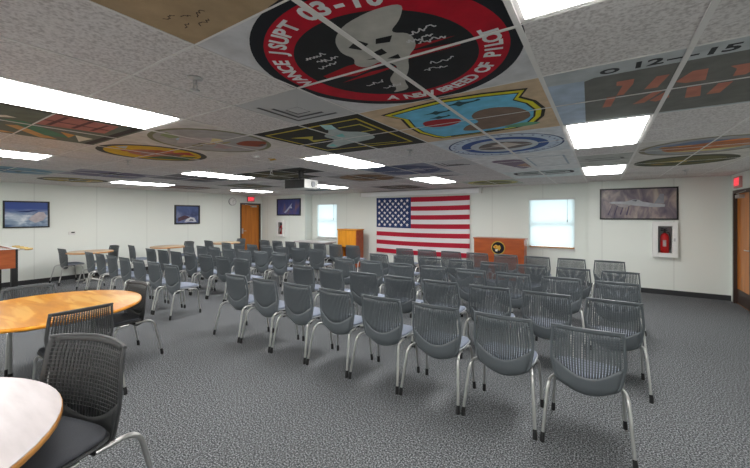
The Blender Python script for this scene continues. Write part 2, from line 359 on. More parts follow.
p = Paint(-3, 1, -1, 3, (36, 36, 32), 'black ceiling painting with yellow border and pale grey figure')
p.polys([[(-.9,.84),(.86,.84),(.86,.80),(-.9,.80)], [(-.9,-.62),(.8,-.8),(.82,-.76),(-.9,-.58)], [(-.9,.84),(-.86,.84),(-.86,-.6),(-.9,-.6)], [(.82,.84),(.86,.84),(.82,-.8),(.78,-.8)]], (168, 152, 52), 'yellow_border')
p.polys([[(.35,.6),(.74,.6),(.74,.2),(.5,.2),(.5,.24),(.7,.24),(.7,.56),(.35,.56)], [(-.7,.5),(-.3,.4),(-.5,.2),(-.2,.1),(-.6,.06),(-.5,.3)], [(-.1,-.5),(.6,-.62),(.6,-.66),(-.1,-.54)]], (158, 148, 60), 'yellow_marks')
p.poly([(.24,.85),(.38,.76),(.25,.4),(.55,.2),(.5,-.2),(.2,-.3),(-.24,-.35),(-.65,-.52),(-.69,-.3),(-.15,.0),(-.2,.3),(.14,.5)], (150, 160, 158), 'pale_figure')
p.poly([(.24,.85),(.38,.76),(.3,.56),(.14,.6)], (150, 196, 192), 'pale_head')
p.polys([[(-.6,-.3),(-.4,-.2),(-.5,-.45)], [(-.1,.2),(.2,.3),(.1,.1)]], (110, 170, 165), 'teal_marks')

p = Paint(-1, 3, 1, 5, (176, 180, 184), 'round blue and white seal painting on ceiling tiles, beyond the shield')
p.disc(.95, (44, 58, 92), 'outer_line'); p.disc(.92, (160, 170, 182), 'pale_ring'); p.disc(.72, (44, 72, 124), 'blue_ring'); p.disc(.56, (160, 166, 170), 'inner_disc')
p.poly([(-.5,-.1),(-.3,.3),(0,.4),(.4,.2),(.5,-.1),(.2,-.3),(-.2,-.35)], (96, 88, 84), 'emblem'); p.poly([(-.2,.1),(.1,.3),(.3,0),(0,-.2)], (170, 160, 150), 'emblem_centre')
p.lines([[(.83*math.cos(a), .83*math.sin(a)), (.87*math.cos(a+.05), .87*math.sin(a+.05))] for a in [k*.2 for k in range(32)]], .03, (60, 74, 110), 'ring_marks')

p = Paint(1, 1, 3, 3, (150, 154, 156), 'grey ceiling painting dated 12-15 with faded orange lettering')
p.poly([(-.98,.7),(-.68,.68),(-.72,-.95),(-.98,-.95)], (142, 154, 168), 'blue_edge')
p.poly([(-.68,.66),(-.6,.72),(.98,.72),(.98,-.93),(-.72,-.93)], (92, 92, 88), 'grey_field', smooth=False)
p.poly([(.74,.72),(.98,.72),(.98,-.93),(.8,-.93)], (30, 24, 24), 'dark_end')
p.text('12', -.24, .83, .19, (38, 40, 42), .004, 1.15); p.text('-', -.02, .84, .19, (38, 40, 42), .004, 3.2); p.text('15', .20, .83, .19, (38, 40, 42), .004, 1.15)
p.disc(.07, (44, 46, 48), 'round_mark', (-.49, .82), .06); p.disc(.035, (140, 144, 146), 'mark_centre', (-.49, .82), .03)
p.polys([[(-.43,.5),(-.3,.5),(-.3,.36),(-.36,.05),(-.42,.05),(-.38,.36),(-.43,.38)], [(-.14,.46),(-.05,.46),(-.1,.12),(-.2,.12)], [(.1,.44),(.2,.44),(.24,.12),(.1,.12),(.02,.2)], [(.34,.4),(.8,.4),(.8,.34),(.55,.28),(.5,.1),(.42,.1),(.4,.3)],
 [(-.5,.03),(-.42,.03),(-.46,-.34),(-.54,-.34)], [(-.26,-.38),(-.12,-.02),(-.04,-.02),(-.16,-.38)], [(-.12,-.33),(0,-.02),(.04,-.3),(-.06,-.4)], [(.14,-.04),(.24,-.04),(.3,-.42),(.18,-.42)], [(.36,-.06),(.46,-.06),(.44,-.4),(.34,-.4)]], (156, 100, 84), 'orange_lettering')

p = Paint(-1, 5, 1, 8, (186, 188, 192), 'pale ceiling painting with a dusky purple drape, beyond the blue seal')
p.poly([(-.75,.86),(-.04,.85),(.0,.2),(-.02,-.6),(-.3,-1),(-.5,.0)], (112, 98, 112), 'purple_drape'); p.poly([(-.3,-.2),(-.05,.1),(-.04,-.8)], (150, 120, 104), 'brown_drape')
p.lines([[(.1,.9),(.8,.9),(.8,-.6),(.1,-.6),(.1,.9)]], .04, (140, 150, 158), 'square_outline')
p = Paint(-1, 8, 1, 10, (178, 184, 184), 'pale ceiling painting of a black outlined plaque near the front wall')
pl = [(-.75,.75),(.72,.75),(.85,.3),(.72,-.2),(-.6,-.2),(-.75,0)]
p.poly(pl, (30, 32, 34), 'plaque_outline'); p.poly([(x*.88, (y-.27)*.74+.27) for x, y in pl], (140, 146, 144), 'plaque'); p.lines([[(-.5,.3),(-.1,.3)], [(.1,.3),(.6,.3)]], .2, (70, 74, 74), 'plaque_lettering')
p = Paint(-3, 10, -1, 12, (150, 156, 150), 'dull ceiling painting with a yellow oval close to the window wall'); p.disc(.9, (150, 146, 90), 'oval'); p.disc(.7, (96, 96, 62), 'oval_centre')

p = Paint(-6, -2, -4, 0, (86, 92, 82), 'striped multicolour ceiling painting beside the nearest long light panel')
p.polys([[(-.95,-.3),(-.3,.2),(-.2,.1),(-.9,-.5)], [(-.95,.1),(-.6,.8),(-.5,.75),(-.85,.0)], [(-.95,.5),(-.8,.95),(-.7,.95),(-.88,.45)]], (170, 130, 84), 'tan_stripes')
p.polys([[(.1,.0),(.9,.0),(.85,-.7),(.2,-.75)]], (148, 96, 88), 'pink_lettering_block')
p.polys([[(.15,-.1),(.85,-.12),(.85,-.17),(.15,-.15)], [(.2,-.35),(.85,-.37),(.85,-.42),(.2,-.4)], [(.25,-.55),(.8,-.57),(.8,-.61),(.25,-.6)], [(.45,.0),(.5,.0),(.5,-.7),(.45,-.7)]], (86, 52, 52), 'dark_strokes')
p.polys([[(-.7,-.3),(.1,.3),(.15,.1),(-.6,-.6)]], (66, 106, 84), 'green_stripe'); p.polys([[(-.2,.7),(.3,.2),(.35,.3),(-.1,.85)], [(-.85,-.75),(-.3,-.55),(-.4,-.8)]], (190, 182, 170), 'pale_shape'); p.polys([[(-.6,-.55),(-.2,-.35),(-.3,-.55)]], (176, 124, 62), 'orange_shape')
p.polys([[(-.98,-.84),(.9,-.84),(.9,-.95),(-.98,-.95)], [(.9,.9),(.98,.9),(.98,-.95),(.9,-.95)]], (48, 42, 40), 'dark_edge')
p = Paint(-6, -4, -4, -2, (92, 86, 76), 'brown and white striped ceiling painting at the left edge')
p.lines([[(-.9,.6),(.9,.3)], [(-.9,-.2),(.9,-.4)]], .1, (176, 140, 96), 'tan_stripes'); p.lines([[(-.6,.8),(.6,.7)]], .08, (190, 186, 180), 'white_stripe')

def oval(i, j, label, rings, blobs=(), bg=(172, 168, 164)):
    p = Paint(i, j, i+2, j+2, bg, label)
    for r, c in rings: p.disc(r, c, 'ring')
    q = random.Random(i*31+j)
    for _ in range(9):
        x, y, w_, h_ = q.uniform(-.5, .5), q.uniform(-.5, .5), q.uniform(.08, .26), q.uniform(.05, .16); b_ = rings[-1][1]; dv = q.uniform(.6, 1.35); tint = q.choice(((1, 1, 1), (1.15, .95, .8), (.85, 1, 1.15), (1.1, 1.05, .8)))
        p.poly([(x+w_*q.uniform(.6, 1.2)*math.cos(a), y+h_*q.uniform(.6, 1.2)*math.sin(a)) for a in [k*PI/4 for k in range(8)]], tuple(min(235, int(v*dv*t_)) for v, t_ in zip(b_, tint)), 'mottled_patch')
    for pts, c in blobs: p.poly(pts, c)
    return p
oval(-5, 0, 'round grey ceiling painting with a red and brown side', [(.93, (104, 104, 82)), (.86, (140, 138, 136))], [([(.1,-.3),(.55,-.2),(.8,-.45),(.6,-.6),(.3,-.72)], (122, 60, 40)), ([(.35,-.62),(.55,-.55),(.6,-.65)], (70, 66, 66)), ([(-.6,.3),(-.1,.5),(.3,.2),(-.1,0)], (160, 150, 150)), ([(-.5,-.3),(0,-.1),(-.2,-.5)], (150, 128, 126)), ([(-.2,.75),(.1,.8),(-.1,.5),(-.3,.55)], (118, 130, 96))])
oval(-7, 0, 'round yellow ceiling painting with dark rim left of the grey round one', [(.93, (56, 56, 50)), (.82, (176, 144, 26)), (.45, (150, 96, 74))], [([(-.75,-.1),(-.2,-.2),(.3,-.7),(-.3,-.78)], (66, 86, 50)), ([(.3,-.1),(.7,-.3),(.4,-.6)], (150, 60, 40)), ([(.2,.75),(.45,.65),(.1,.55)], (150, 160, 160))])
oval(2, 5, 'round multicolour ceiling painting ahead of the right exit door', [(.95, (112, 106, 92)), (.86, (130, 132, 134)), (.6, (150, 92, 58))], [([(-.8,.3),(-.2,.7),(.3,.6),(-.2,.3)], (92, 104, 128)), ([(-.6,-.4),(.6,-.3),(.3,-.6)], (176, 166, 120))])
oval(2, 7, 'dark green round ceiling painting nearest the right exit door', [(.9, (58, 60, 44)), (.7, (84, 82, 50))], [([(-.5,0),(0,.2),(.1,-.2)], (150, 130, 60))])
oval(-15, 1, 'brown and yellow round ceiling painting close to the left wall', [(.95, (60, 54, 44)), (.8, (130, 116, 70))], [([(-.5,0),(.5,.3),(.2,-.4)], (60, 60, 50))])
oval(-13, -1, 'blue grey ceiling painting close to the left wall', [(.9, (96, 124, 140))], [([(-.4,0),(.4,.3),(.2,-.3)], (70, 90, 110))], (140, 148, 152))
oval(-12, 1, 'purple grey ceiling painting over the left chairs', [(.9, (98, 92, 110))], [([(-.6,0),(.6,.2),(.5,-.2)], (60, 56, 72))], (130, 128, 136))
p = Paint(-6, 4, -5, 5, (22, 24, 24), 'single black ceiling tile around the projector mount')
oval(-8, 4, 'olive black ceiling painting left of the projector', [(.85, (70, 66, 44))], [], (46, 46, 40))
oval(-11, 3, 'dark grey painted ceiling tiles beside the long light panel', [(.85, (96, 92, 96))], [], (110, 108, 110))
oval(-4, 5, 'slate blue painted ceiling tiles beyond the projector', [(.9, (70, 80, 104))], [([(-.5,-.2),(.5,.3),(.4,-.4)], (110, 116, 130))], (112, 118, 130))
oval(-6, 6, 'brown round painted ceiling tiles behind the projector', [(.9, (112, 88, 64))], [([(-.4,0),(.4,.3),(.2,-.4)], (70, 56, 46))], (130, 126, 122))
oval(-3, 10-3, 'pale grey painted tiles in front of the flag', [(.8, (120, 122, 120))], [], (156, 158, 158)) if False else None
oval(-7, 10, 'dark painted ceiling tiles by the screen housing', [(.9, (84, 78, 70))], [], (120, 120, 120))
oval(-12, 6, 'olive painted ceiling tiles near the clock', [(.9, (92, 90, 76))], [], (124, 124, 120))
oval(-15, 5, 'muted painted ceiling tiles in front of the wall clock', [(.9, (110, 92, 90))], [], (130, 128, 126))
oval(-11, 9, 'grey painted ceiling tiles over the far left window', [(.9, (90, 98, 104))], [], (128, 130, 130))
p = Paint(1, 6, 2, 8, (150, 150, 146), 'small grey sketch on ceiling tiles between the two right-hand lights'); p.lines([[(-.35,.4),(.3,.45),(.35,.2),(-.3,.15)], [(-.3,0),(.3,.05)]], .06, (92, 92, 88), 'sketch')

# small hanging ornaments
for x, y, c, lb in ((-3.35, 2.6, 'whiteplastic', 'small white winged ornament hanging under the ceiling'), (-3.35, 2.84, 'brass', 'small yellow winged ornament hanging under the ceiling')):
    r = tag(empty('hanging_ornament', (x, y, 2.3)), lb, 'ornament')
    MB().tube([(-.045, 0, 0), (-.02, 0, .004), (.03, 0, .004), (.05, 0, .01)], [.004, .013, .011, .003], 8).build('body', c, r)
    MB().prism([(-.012, -.06), (.012, -.055), (.018, 0), (.012, .055), (-.012, .06), (-.016, 0)], lambda a, b, z: (a, b, z), .006, .01).prism([(.036, -.02), (.048, 0), (.036, .02)], lambda a, b, z: (a, b, z), .008, .012).build('wing', c, r)
    MB().tube([(0, 0, .015), (0, 0, .08)], .0012, 4).build('thread', 'whiteplastic', r)

# projector
r = tag(empty('projector', (-4.24, 4.2, 2.05), math.radians(6)), 'white and black projector hanging from the ceiling on a black pole', 'projector')
box(-.21, -.16, .02, .21, .2, .17).build('housing', 'whiteplastic', r, bevel=.012)
box(-.2, -.172, .022, .2, -.158, .165).build('rear_panel', 'black', r, bevel=.003)
m = MB()
for k in range(7): m.box(.02+k*.022, -.176, .04, .03+k*.022, -.170, .14)
m.lathe([(.02, 0), (.02, .004)], (0, 0, 0)) if False else None
m.build('connector_grille', 'dark', r)
MB().tube([(.212, .05, .095), (.226, .05, .095)], .05, 20).build('side_vent', 'seatpan', r)
MB().tube([(-.08, .19, .095), (-.08, .25, .095)], .045, 20).build('lens_barrel', 'black', r)
MB().tube([(0, 0, .19), (0, 0, H-2.05-.01)], .045, 16).box(-.12, -.12, .17, .12, .12, .2).build('mount_pole', 'black', r)
MB().lathe([(.08, H-2.05-.012), (.08, H-2.05-.009)], n=24).build('ceiling_plate', 'black', r)

# ------------------------------------------------------------------ things on walls
def frame(name, label, axis, a0, a1, z0, z1, w, kind, fw=.03, cat='framed picture'):
    """axis 'x': on a wall facing -Y at y=w ; 'y': on wall facing +X at x=w"""
    if axis == 'x': r = empty(name, ((a0+a1)/2, w, (z0+z1)/2)); r.rotation_euler.z = 0
    else: r = empty(name, (w, (a0+a1)/2, (z0+z1)/2)); r.rotation_euler.z = PI/2
    tag(r, label, cat, 'framed aircraft pictures')
    hw, hh = (a1-a0)/2, (z1-z0)/2
    box(-hw, -.03, -hh, -hw+fw, 0, hh).box(hw-fw, -.03, -hh, hw, 0, hh).box(-hw+fw, -.03, hh-fw, hw-fw, 0, hh).box(-hw+fw, -.03, -hh, hw-fw, 0, -hh+fw).build('frame', 'dark', r)
    box(-hw+fw, -.012, -hh+fw, hw-fw, -.001, hh-fw).build('print', kind, r)
    return r, hw-fw, hh-fw
def pmat(name, lo, mid, hi, sc, ns, split=None):
    m = noise_mat(name, [(.3, srgb(*lo)), (.5, srgb(*mid)), (.68, srgb(*hi))], sc, ns, 6, rough=.35, distort=.8)
    if split:      # vertical blend of a sky colour over the noise
        nt = m.node_tree; b = nt.nodes['Principled BSDF']; src = b.inputs['Base Color'].links[0].from_socket
        tc = nt.nodes.new('ShaderNodeTexCoord'); sp = nt.nodes.new('ShaderNodeSeparateXYZ'); nt.links.new(tc.outputs['Generated'], sp.inputs[0])
        mr = nt.nodes.new('ShaderNodeMapRange'); mr.inputs[1].default_value = split[1]; mr.inputs[2].default_value = split[2]; nt.links.new(sp.outputs[2], mr.inputs[0])
        mx = nt.nodes.new('ShaderNodeMixRGB'); mx.inputs[2].default_value = srgb(*split[0]); nt.links.new(mr.outputs[0], mx.inputs[0]); nt.links.new(src, mx.inputs[1]); nt.links.new(mx.outputs[0], b.inputs['Base Color'])
    return m
def face(r, pts, col, name, d=-.0135):
    o = MB().prism(pts, lambda a, b, t: (a, t, b), d, d-.002).build(name, flat(col, .4), r); return o
r, w, h = frame('framed_picture', 'large dark framed picture of a silver aircraft above the fire extinguisher', 'x', -.03, 1.30, 1.53, 2.205, YFR, pmat('print_a', (66, 58, 82), (122, 110, 118), (176, 160, 150), (2, 1, 1), 2.5))
face(r, [(-.5,.03),(-.42,.055),(-.2,.05),(-.08,.09),(.02,.085),(.1,.04),(.3,.0),(.46,-.02),(.45,-.07),(.3,-.075),(.05,-.05),(-.2,-.01),(-.45,.01)], (186, 188, 194), 'aircraft')
face(r, [(.28,0),(.38,.2),(.44,.2),(.44,0)], (150, 152, 160), 'tail_fin', -.016); face(r, [(-.4,.0),(-.1,-.02),(-.2,-.08),(-.3,-.06)], (176, 168, 170), 'wing', -.0165); face(r, [(-.1,.07),(0,.08),(-.02,.05)], (60, 60, 70), 'canopy', -.017)
for k in range(9): face(r, [(-.58+k*.055,-.26+.02*(k%3)),(-.555+k*.055,-.26+.02*(k%2)),(-.46+k*.05,.02+.03*(k%4)),(-.47+k*.05,.02)], (84, 74, 100) if k % 2 else (142, 128, 136), 'rock_streak', -.0125)
r, w, h = frame('framed_picture', 'dark framed blue picture with aircraft above the far small extinguisher cabinet', 'x', -10.40, -9.14, 1.61, 2.24, YFL, pmat('print_b', (26, 30, 66), (56, 66, 130), (120, 90, 100), (2, 1, 1), 2, ((60, 70, 130), .5, 1)), .04)
face(r, [(-.25,-.2),(-.1,-.1),(.1,.08),(.2,.16),(.14,.04),(.2,-.05),(.06,-.04),(-.05,-.14),(-.15,-.22)], (176, 180, 206), 'aircraft')
r, w, h = frame('framed_picture', 'dark framed picture of sky and clouds at the left edge', 'y', 1.93, 2.72, 1.33, 1.955, XL, pmat('print_c', (66, 96, 132), (150, 168, 190), (214, 220, 226), (1, 1, 2.5), 3, ((48, 76, 150), .45, .75)), .03)
face(r, [(.02,-.12),(.1,-.02),(.2,.06),(.3,.05),(.34,-.04),(.28,-.14),(.14,-.2)], (196, 186, 190), 'cloud'); face(r, [(-.2,.06),(.1,.1),(.2,.09),(0,.05)], (40, 60, 110), 'aircraft', -.016)
r, w, h = frame('framed_picture', 'small dark framed picture between the left wall tables and the clock', 'y', 5.68, 6.5, 1.33, 1.95, XL, pmat('print_d', (40, 52, 88), (70, 84, 130), (130, 138, 170), (1, 1, 1), 3, ((58, 84, 140), .5, 1)), .045)
face(r, [(-.1,-.23),(-.02,-.14),(.1,-.08),(.22,-.1),(.28,-.2),(.3,-.24)], (214, 216, 226), 'aircraft'); face(r, [(.04,-.19),(.1,-.15),(.18,-.16),(.2,-.2)], (50, 54, 80), 'canopy', -.016); face(r, [(-.3,-.1),(-.1,-.02),(.1,-.08),(-.1,-.16),(-.3,-.22)], (90, 68, 80), 'dark_land', -.0130)

def cabinet(label, x0, x1, z0, z1, y):
    r = tag(empty('extinguisher_cabinet', ((x0+x1)/2, y, (z0+z1)/2)), label, 'extinguisher cabinet', 'white fire extinguisher cabinets')
    w, h, f = (x1-x0)/2, (z1-z0)/2, (x1-x0)*.22; d = .11
    box(-w, -d, -h, -w+f, 0, h).box(w-f, -d, -h, w, 0, h).box(-w+f, -d, h-f, w-f, 0, h).box(-w+f, -d, -h, w-f, 0, -h+f).build('door_frame', 'white', r, bevel=.004)
    box(-w+f, -.006, -h+f, w-f, -.001, h-f).build('back_panel', 'seatpan', r)
    box(-w+f, -d+.008, -h+f, w-f, -d+.011, h-f).build('window_glass', 'glass', r)
    box(w-f*.75, -d-.014, -.03, w-f*.45, -d, .03).build('latch', 'silver', r)
    e = tag(empty('fire_extinguisher', ((x0+x1)/2, y-.052, z0+f+.002)), 'red fire extinguisher inside the '+('right-hand' if x0 > 0 else 'far left')+' white wall cabinet', 'fire extinguisher', 'red fire extinguishers')
    k = (h-f)*2/.5; rr = min(.016, .016)
    rr = .018; W = w-f
    q = min(W*.62, .075)
    # squashed cylinder fits the shallow box
    b = MB().lathe([(q*.9, 0), (q, .01), (q, .30*k), (q*.8, .345*k), (q*.3, .37*k)], n=28)
    b.v = [(x, y_*.04/q, z) for x, y_, z in b.v]; b.build('cylinder', 'red', e)
    MB().box(-.02, -.012, .37*k, .02, .012, .40*k).box(-q*.9, -.008, .41*k, q*.6, .008, .425*k).box(-q*.9, -.008, .44*k, q*.5, .008, .455*k).box(-.015, -.008, .4*k, .015, .008, .45*k).build('valve', 'black', e)
    MB().tube([(.02, 0, .385*k), (q, 0, .38*k), (q*1.25, 0, .3*k), (q*1.2, 0, .06*k)], .007, 8).build('hose', 'black', e)
    b = MB(); b.box(-q*.5, -.0425, .12*k, q*.3, -.0385, .24*k); b.build('label_plate', 'white', e)
cabinet('white extinguisher cabinet on the wall below the large aircraft picture', .88, 1.28, .77, 1.49, YFR)
cabinet('white extinguisher cabinet on the far wall right of the left exit door', -10.31, -9.93, .82, 1.44, YFL)

# clock
r = tag(empty('wall_clock', (XL, 7.73, 2.12)), 'round white wall clock left of the far exit door', 'clock')
m = MB().tube([(0, 0, 0), (.035, 0, 0)], .15, 40); m.build('case', 'silver', r)
MB().tube([(.035, 0, 0), (.037, 0, 0)], .132, 40).build('dial', 'white', r)
m = MB()
for k in range(12):
    a = k*PI/6; m.box(.037, .112*math.sin(a)-.006, .112*math.cos(a)-.006, .039, .112*math.sin(a)+.006, .112*math.cos(a)+.006)
m.build('hour_mark', 'black', r)
MB().tube([(.04, 0, 0), (.04, .05, .05)], .004, 6).tube([(.041, 0, 0), (.041, .02, -.1)], .003, 6).build('clock_hand', 'black', r)
r = tag(empty('thermostat', (XL, 3.15, 1.17)), 'small white wall control with dark display above the left wall table', 'thermostat')
box(0, -.07, -.04, .025, .07, .04).build('housing', 'whiteplastic', r, bevel=.004); box(.025, -.02, .0, .027, .05, .028).build('display', 'black', r)
# exit signs
def exit_sign(x, y, z, sgn, label):
    r = tag(empty('exit_sign', (x, y, z)), label, 'exit sign', 'lit red exit signs')
    a, b = sorted((0, sgn*.04)); box(a, -.16, -.1, b, .16, .1).build('housing', 'exitface', r, bevel=.005)
    v, f = txt('EXIT', .17, .006); xs = [p[0] for p in v]; k = .27/(max(xs)-min(xs))
    MB().add([(sgn*.0415, (1 if sgn > 0 else -1)*p[0]*k, p[1]) for p in v], f).build('lettering', 'exit', r)
exit_sign(XL, 8.52, 2.235, 1, 'lit red exit sign above the far left wooden door')
exit_sign(XR, 8.72, 2.215, -1, 'lit red exit sign above the wooden door at the right edge')
r = tag(empty('light_switch', (-6.85, YF, 1.2)), 'small white switch plate between lectern and flag', 'light switch')
box(-.035, -.008, -.06, .035, 0, .06).build('plate', 'whiteplastic', r); box(-.01, -.014, -.018, .01, -.008, .018).build('toggle', 'white', r)

# screen housing
r = tag(empty('projection_screen', (-4.67, YF-.09, 2.28)), 'rolled-up projection screen in a long pale housing above the flag', 'projection screen')
box(-1.93, -.06, -.055, 1.93, .06, .075).build('housing', 'screenwhite', r, bevel=.01)
box(-1.98, -.065, -.06, -1.93, .065, .08).build('end_cap', 'whiteplastic', r); box(1.93, -.065, -.06, 1.98, .065, .08).build('end_cap', 'whiteplastic', r)
box(-1.8, -.02, -.075, 1.8, .0, -.055).build('hem_bar', 'white', r)

# flag
FX0, FX1, FZ1, FH = -6.07, -3.02, 2.175, 1.73; FW = FX1-FX0
def fy(u, v): return -.035+.010*math.sin(u*9+v*3)*(1-v*.3)+.006*math.sin(u*23)*(1-v)
m = MB(); NU, NV = 76, 39
vs = [(u/NU*FW, fy(u/NU, v/NV), -v/NV*FH-.02*math.sin(u/NU*PI)*(1 if v else .4)) for v in range(NV+1) for u in range(NU+1)]
n0 = len(vs); vs2 = vs+[(x, y+.004, z) for x, y, z in vs]
for v in range(NV):
    for u in range(NU):
        a = v*(NU+1)+u
        m.cur = 2 if (u/NU < .4 and v < 21) else (0 if (v//3) % 2 == 0 else 1)
        m.sm.append(True); m.mi.append(m.cur); m.f.append([a+1, a, a+NU+1, a+NU+2])
        m.sm.append(True); m.mi.append(m.cur); m.f.append([n0+a, n0+a+1, n0+a+NU+2, n0+a+NU+1])
m.v = vs2; m.cur = 1
cw, chh = FW*.4, FH*7/13
for row in range(9):
    for col in range(11):
        if (row+col) % 2: continue
        cx, cz = cw*(col+1)/12, -chh*(row+1)/10-.012; R = FH*.0308*1.15
        y = fy(cx/FW, -cz/FH)-.003
        pts = [(cx+(R if k % 2 == 0 else R*.42)*math.sin(k*PI/5), y, cz+(R if k % 2 == 0 else R*.42)*math.cos(k*PI/5)) for k in range(10)]
        m.add([(cx, y, cz)]+pts, [(0, k+1, (k+1) % 10+1) for k in range(10)])
r = m.build('flag', ['flag_red', 'flag_white', 'flag_blue'] and [mat('flag_red', srgb(178, 16, 48), .8), mat('flag_white', srgb(232, 228, 230), .8), mat('flag_blue', srgb(30, 54, 104), .8)], None, (FX0, YF, FZ1))
tag(r, 'United States flag hung flat on the front wall under the screen housing', 'flag')

# ------------------------------------------------------------------ furniture
def make_chair(name='stacking_chair', bm='back', pm='pad'):
    root = empty(name)
    prof = [(0, -.085), (.12, -.112), (.3, -.120), (.55, -.130), (.8, -.148), (1, -.172)]
    wid = [(0, .150), (.05, .186), (.12, .205), (.25, .220), (.45, .236), (.56, .240), (.75, .232), (1, .222)]
    def lerp(T_, t):
        for (a, p), (b, q) in zip(T_, T_[1:]):
            if t <= b: k = (t-a)/(b-a); k = k*k*(3-2*k)*.4+k*.6; return p+(q-p)*k
        return T_[-1][1]
    Z0, ZH = .335, .495
    def P(s, t, d=0): # d offset toward back
        w = lerp(wid, t); y = lerp(prof, t)+.055*s*s*(.6+.4*t)-d
        z = Z0+ZH*t + .010*(1-s*s)*0 + (.03*s*s*(1-t)**3)
        if t > .9: z += -.012*s*s*(t-.9)*10
        return (s*w, y, z)
    m = MB()
    def shell(s0, s1, ns, t0, t1, nt, th=.010, d0=0):
        A = []
        for i in range(ns+1):
            s = s0+(s1-s0)*i/ns; a = t0(s) if callable(t0) else t0; b = t1(s) if callable(t1) else t1
            A.append([(s, a+(b-a)*j/nt) for j in range(nt+1)])
        f = [P(s, t, d0) for c in A for s, t in c]; k = [P(s, t, d0+th) for c in A for s, t in c]; n = len(f); q = nt+1
        fs = []
        for i in range(ns):
            for j in range(nt):
                a = i*q+j; fs.append((a, a+1, a+q+1, a+q)); fs.append((n+a, n+a+q, n+a+q+1, n+a+1))
        for i in range(ns): a = i*q; fs.append((a, a+q, n+a+q, n+a)); a = i*q+nt; fs.append((a, n+a, n+a+q, a+q))
        for j in range(nt): fs.append((j, n+j, n+j+1, j+1)); a = ns*q+j; fs.append((a, a+1, n+a+1, n+a))
        m.add(f+k, fs, True)
    S = .91
    tb = lambda s: .27+.22*(s/S)**2
    shell(-S, S, 14, 0, tb, 6); shell(-S, S, 14, .945, 1, 2)
    shell(-1, -S, 2, 0, 1, 14, .011); shell(S, 1, 2, 0, 1, 14, .011)
    n = 24
    for k in range(1, n):
        s = -S+2*S*k/n; hw = S*.66/n
        shell(s-hw, s+hw, 1, tb(s)-.01, .95, 7, .007, .0028)
    for k in range(16):
        t = .36+.58*k/16; lim = S
        if t < .49: lim = S*math.sqrt(max(0, (t-.27)/.22))
        shell(-lim, lim, 8, t, t+.007, 1, .003, -.001)
    m.tube([P(-1+2*k/16, 1, .005) for k in range(17)], .0075, 8)
    m.build('backrest', bm, root)
    # seat pan + pad
    def sq(a, b, n_, yc, z):
        o = []
        for k in range(n_):
            t = 2*PI*k/n_; c, s_ = math.cos(t), math.sin(t); e = .5
            o.append((a*abs(c)**e*(1 if c > 0 else -1), yc+b*abs(s_)**e*(1 if s_ > 0 else -1), z))
        return o
    def stack(lays):
        q = MB(); n_ = 40; vs = []
        for a, b, z in lays: vs += sq(a, b, n_, .085, z)
        vs = [(x*(1-.12*(y-.085)/.2*0), y, z-(.02*max(0, (y-.2)/.09)**2)) for x, y, z in vs]
        fs = [(i*n_+k, i*n_+(k+1) % n_, (i+1)*n_+(k+1) % n_, (i+1)*n_+k) for i in range(len(lays)-1) for k in range(n_)]
        fs += [tuple(range(n_))[::-1], tuple(range((len(lays)-1)*n_, len(lays)*n_))]
        q.add(vs, fs, True); return q
    sp = stack([(.17, .15, .418), (.205, .18, .424), (.226, .195, .438), (.226, .195, .446), (.215, .185, .448)]).build('seat', 'seatpan' if pm == 'pad' else bm, root)
    stack([(.214, .183, .446), (.219, .188, .456), (.212, .18, .468), (.16, .14, .472)]).build('seat_pad', pm, sp)
    MB().tube([(-.2, -.01, .412), (.2, -.01, .412)], .011, 8).tube([(-.2, .06, .412), (.2, .06, .412)], .011, 8).box(-.03, -.12, .405, .03, .1, .418).build('seat_frame', 'rubber', root)
    def bez(pts, n_=5):
        P_ = [Vector(p) for p in pts]; out = [P_[0]]
        for a, b, c in zip(P_, P_[1:], P_[2:]):
            A = (a+b)/2 if a != P_[0] else a; 
            s0 = b+(a-b)*min(.5, .07/(a-b).length); s1 = b+(c-b)*min(.5, .07/(c-b).length)
            for k in range(n_+1):
                t = k/n_; out.append(s0*(1-t)**2+b*2*t*(1-t)+s1*t*t)
        out.append(P_[-1]); return out
    for sx in (-1, 1):
        for pts in ([(sx*.2, -.01, .412), (sx*.238, -.175, .425), (sx*.270, -.262, .022)], [(sx*.2, .06, .412), (sx*.225, .195, .420), (sx*.245, .235, .022)]):
            l = MB().tube(bez(pts), .0115, 10).build('leg', 'chrome', root)
            p = Vector(pts[2]); q = Vector(pts[1]); d = (q-p).normalized()
            MB().tube([p-Vector((0, 0, .022)), p+d*.012, p+d*.045], [.0155, .0155, .013], 10).build('glide', 'rubber', l)
    return root
GR = 'stacking chairs in rows facing the flag'
ORD = ['first', 'second', 'third', 'fourth', 'fifth', 'sixth', 'seventh', 'eighth']
ROWN = ['nearest row', 'second row back from nearest', 'middle row', 'row next to farthest', 'farthest row']
proto = make_chair(); register(proto)
protod = make_chair('stacking_chair', 'backd', 'padd'); register(protod)
used = {}
def put(x, y, rz, label, group=GR, src=None):
    src = src or proto
    o = src if src.name not in used else copy_tree(src)
    used[src.name] = 1
    o.location = (x, y, 0); o.rotation_euler.z = rz; tag(o, label, 'chair', group); return o
RR = [(Y, [x0+d*k for k in range(8)]) for Y, x0, d in ((2.84, -4.15, .58), (3.92, -3.97, .581), (5.0, -3.99, .592), (5.98, -3.86, .583), (7.27, -3.95, .581))]
rn = random.Random(3)
for ri, (Y, xs) in enumerate(RR):
    for k, x in enumerate(xs):
        put(x, Y+.17, rn.uniform(-.015, .015), 'grey slotted-back chair, %s from the aisle, %s, right block' % (ORD[k], ROWN[ri]))
LL = [(Y, [x0-d*k for k in range(7)]) for Y, x0, d in ((2.84, -5.86, .577), (3.92, -5.54, .577), (5.0, -5.76, .588), (5.98, -5.6, .585), (7.27, -5.5, .585))]
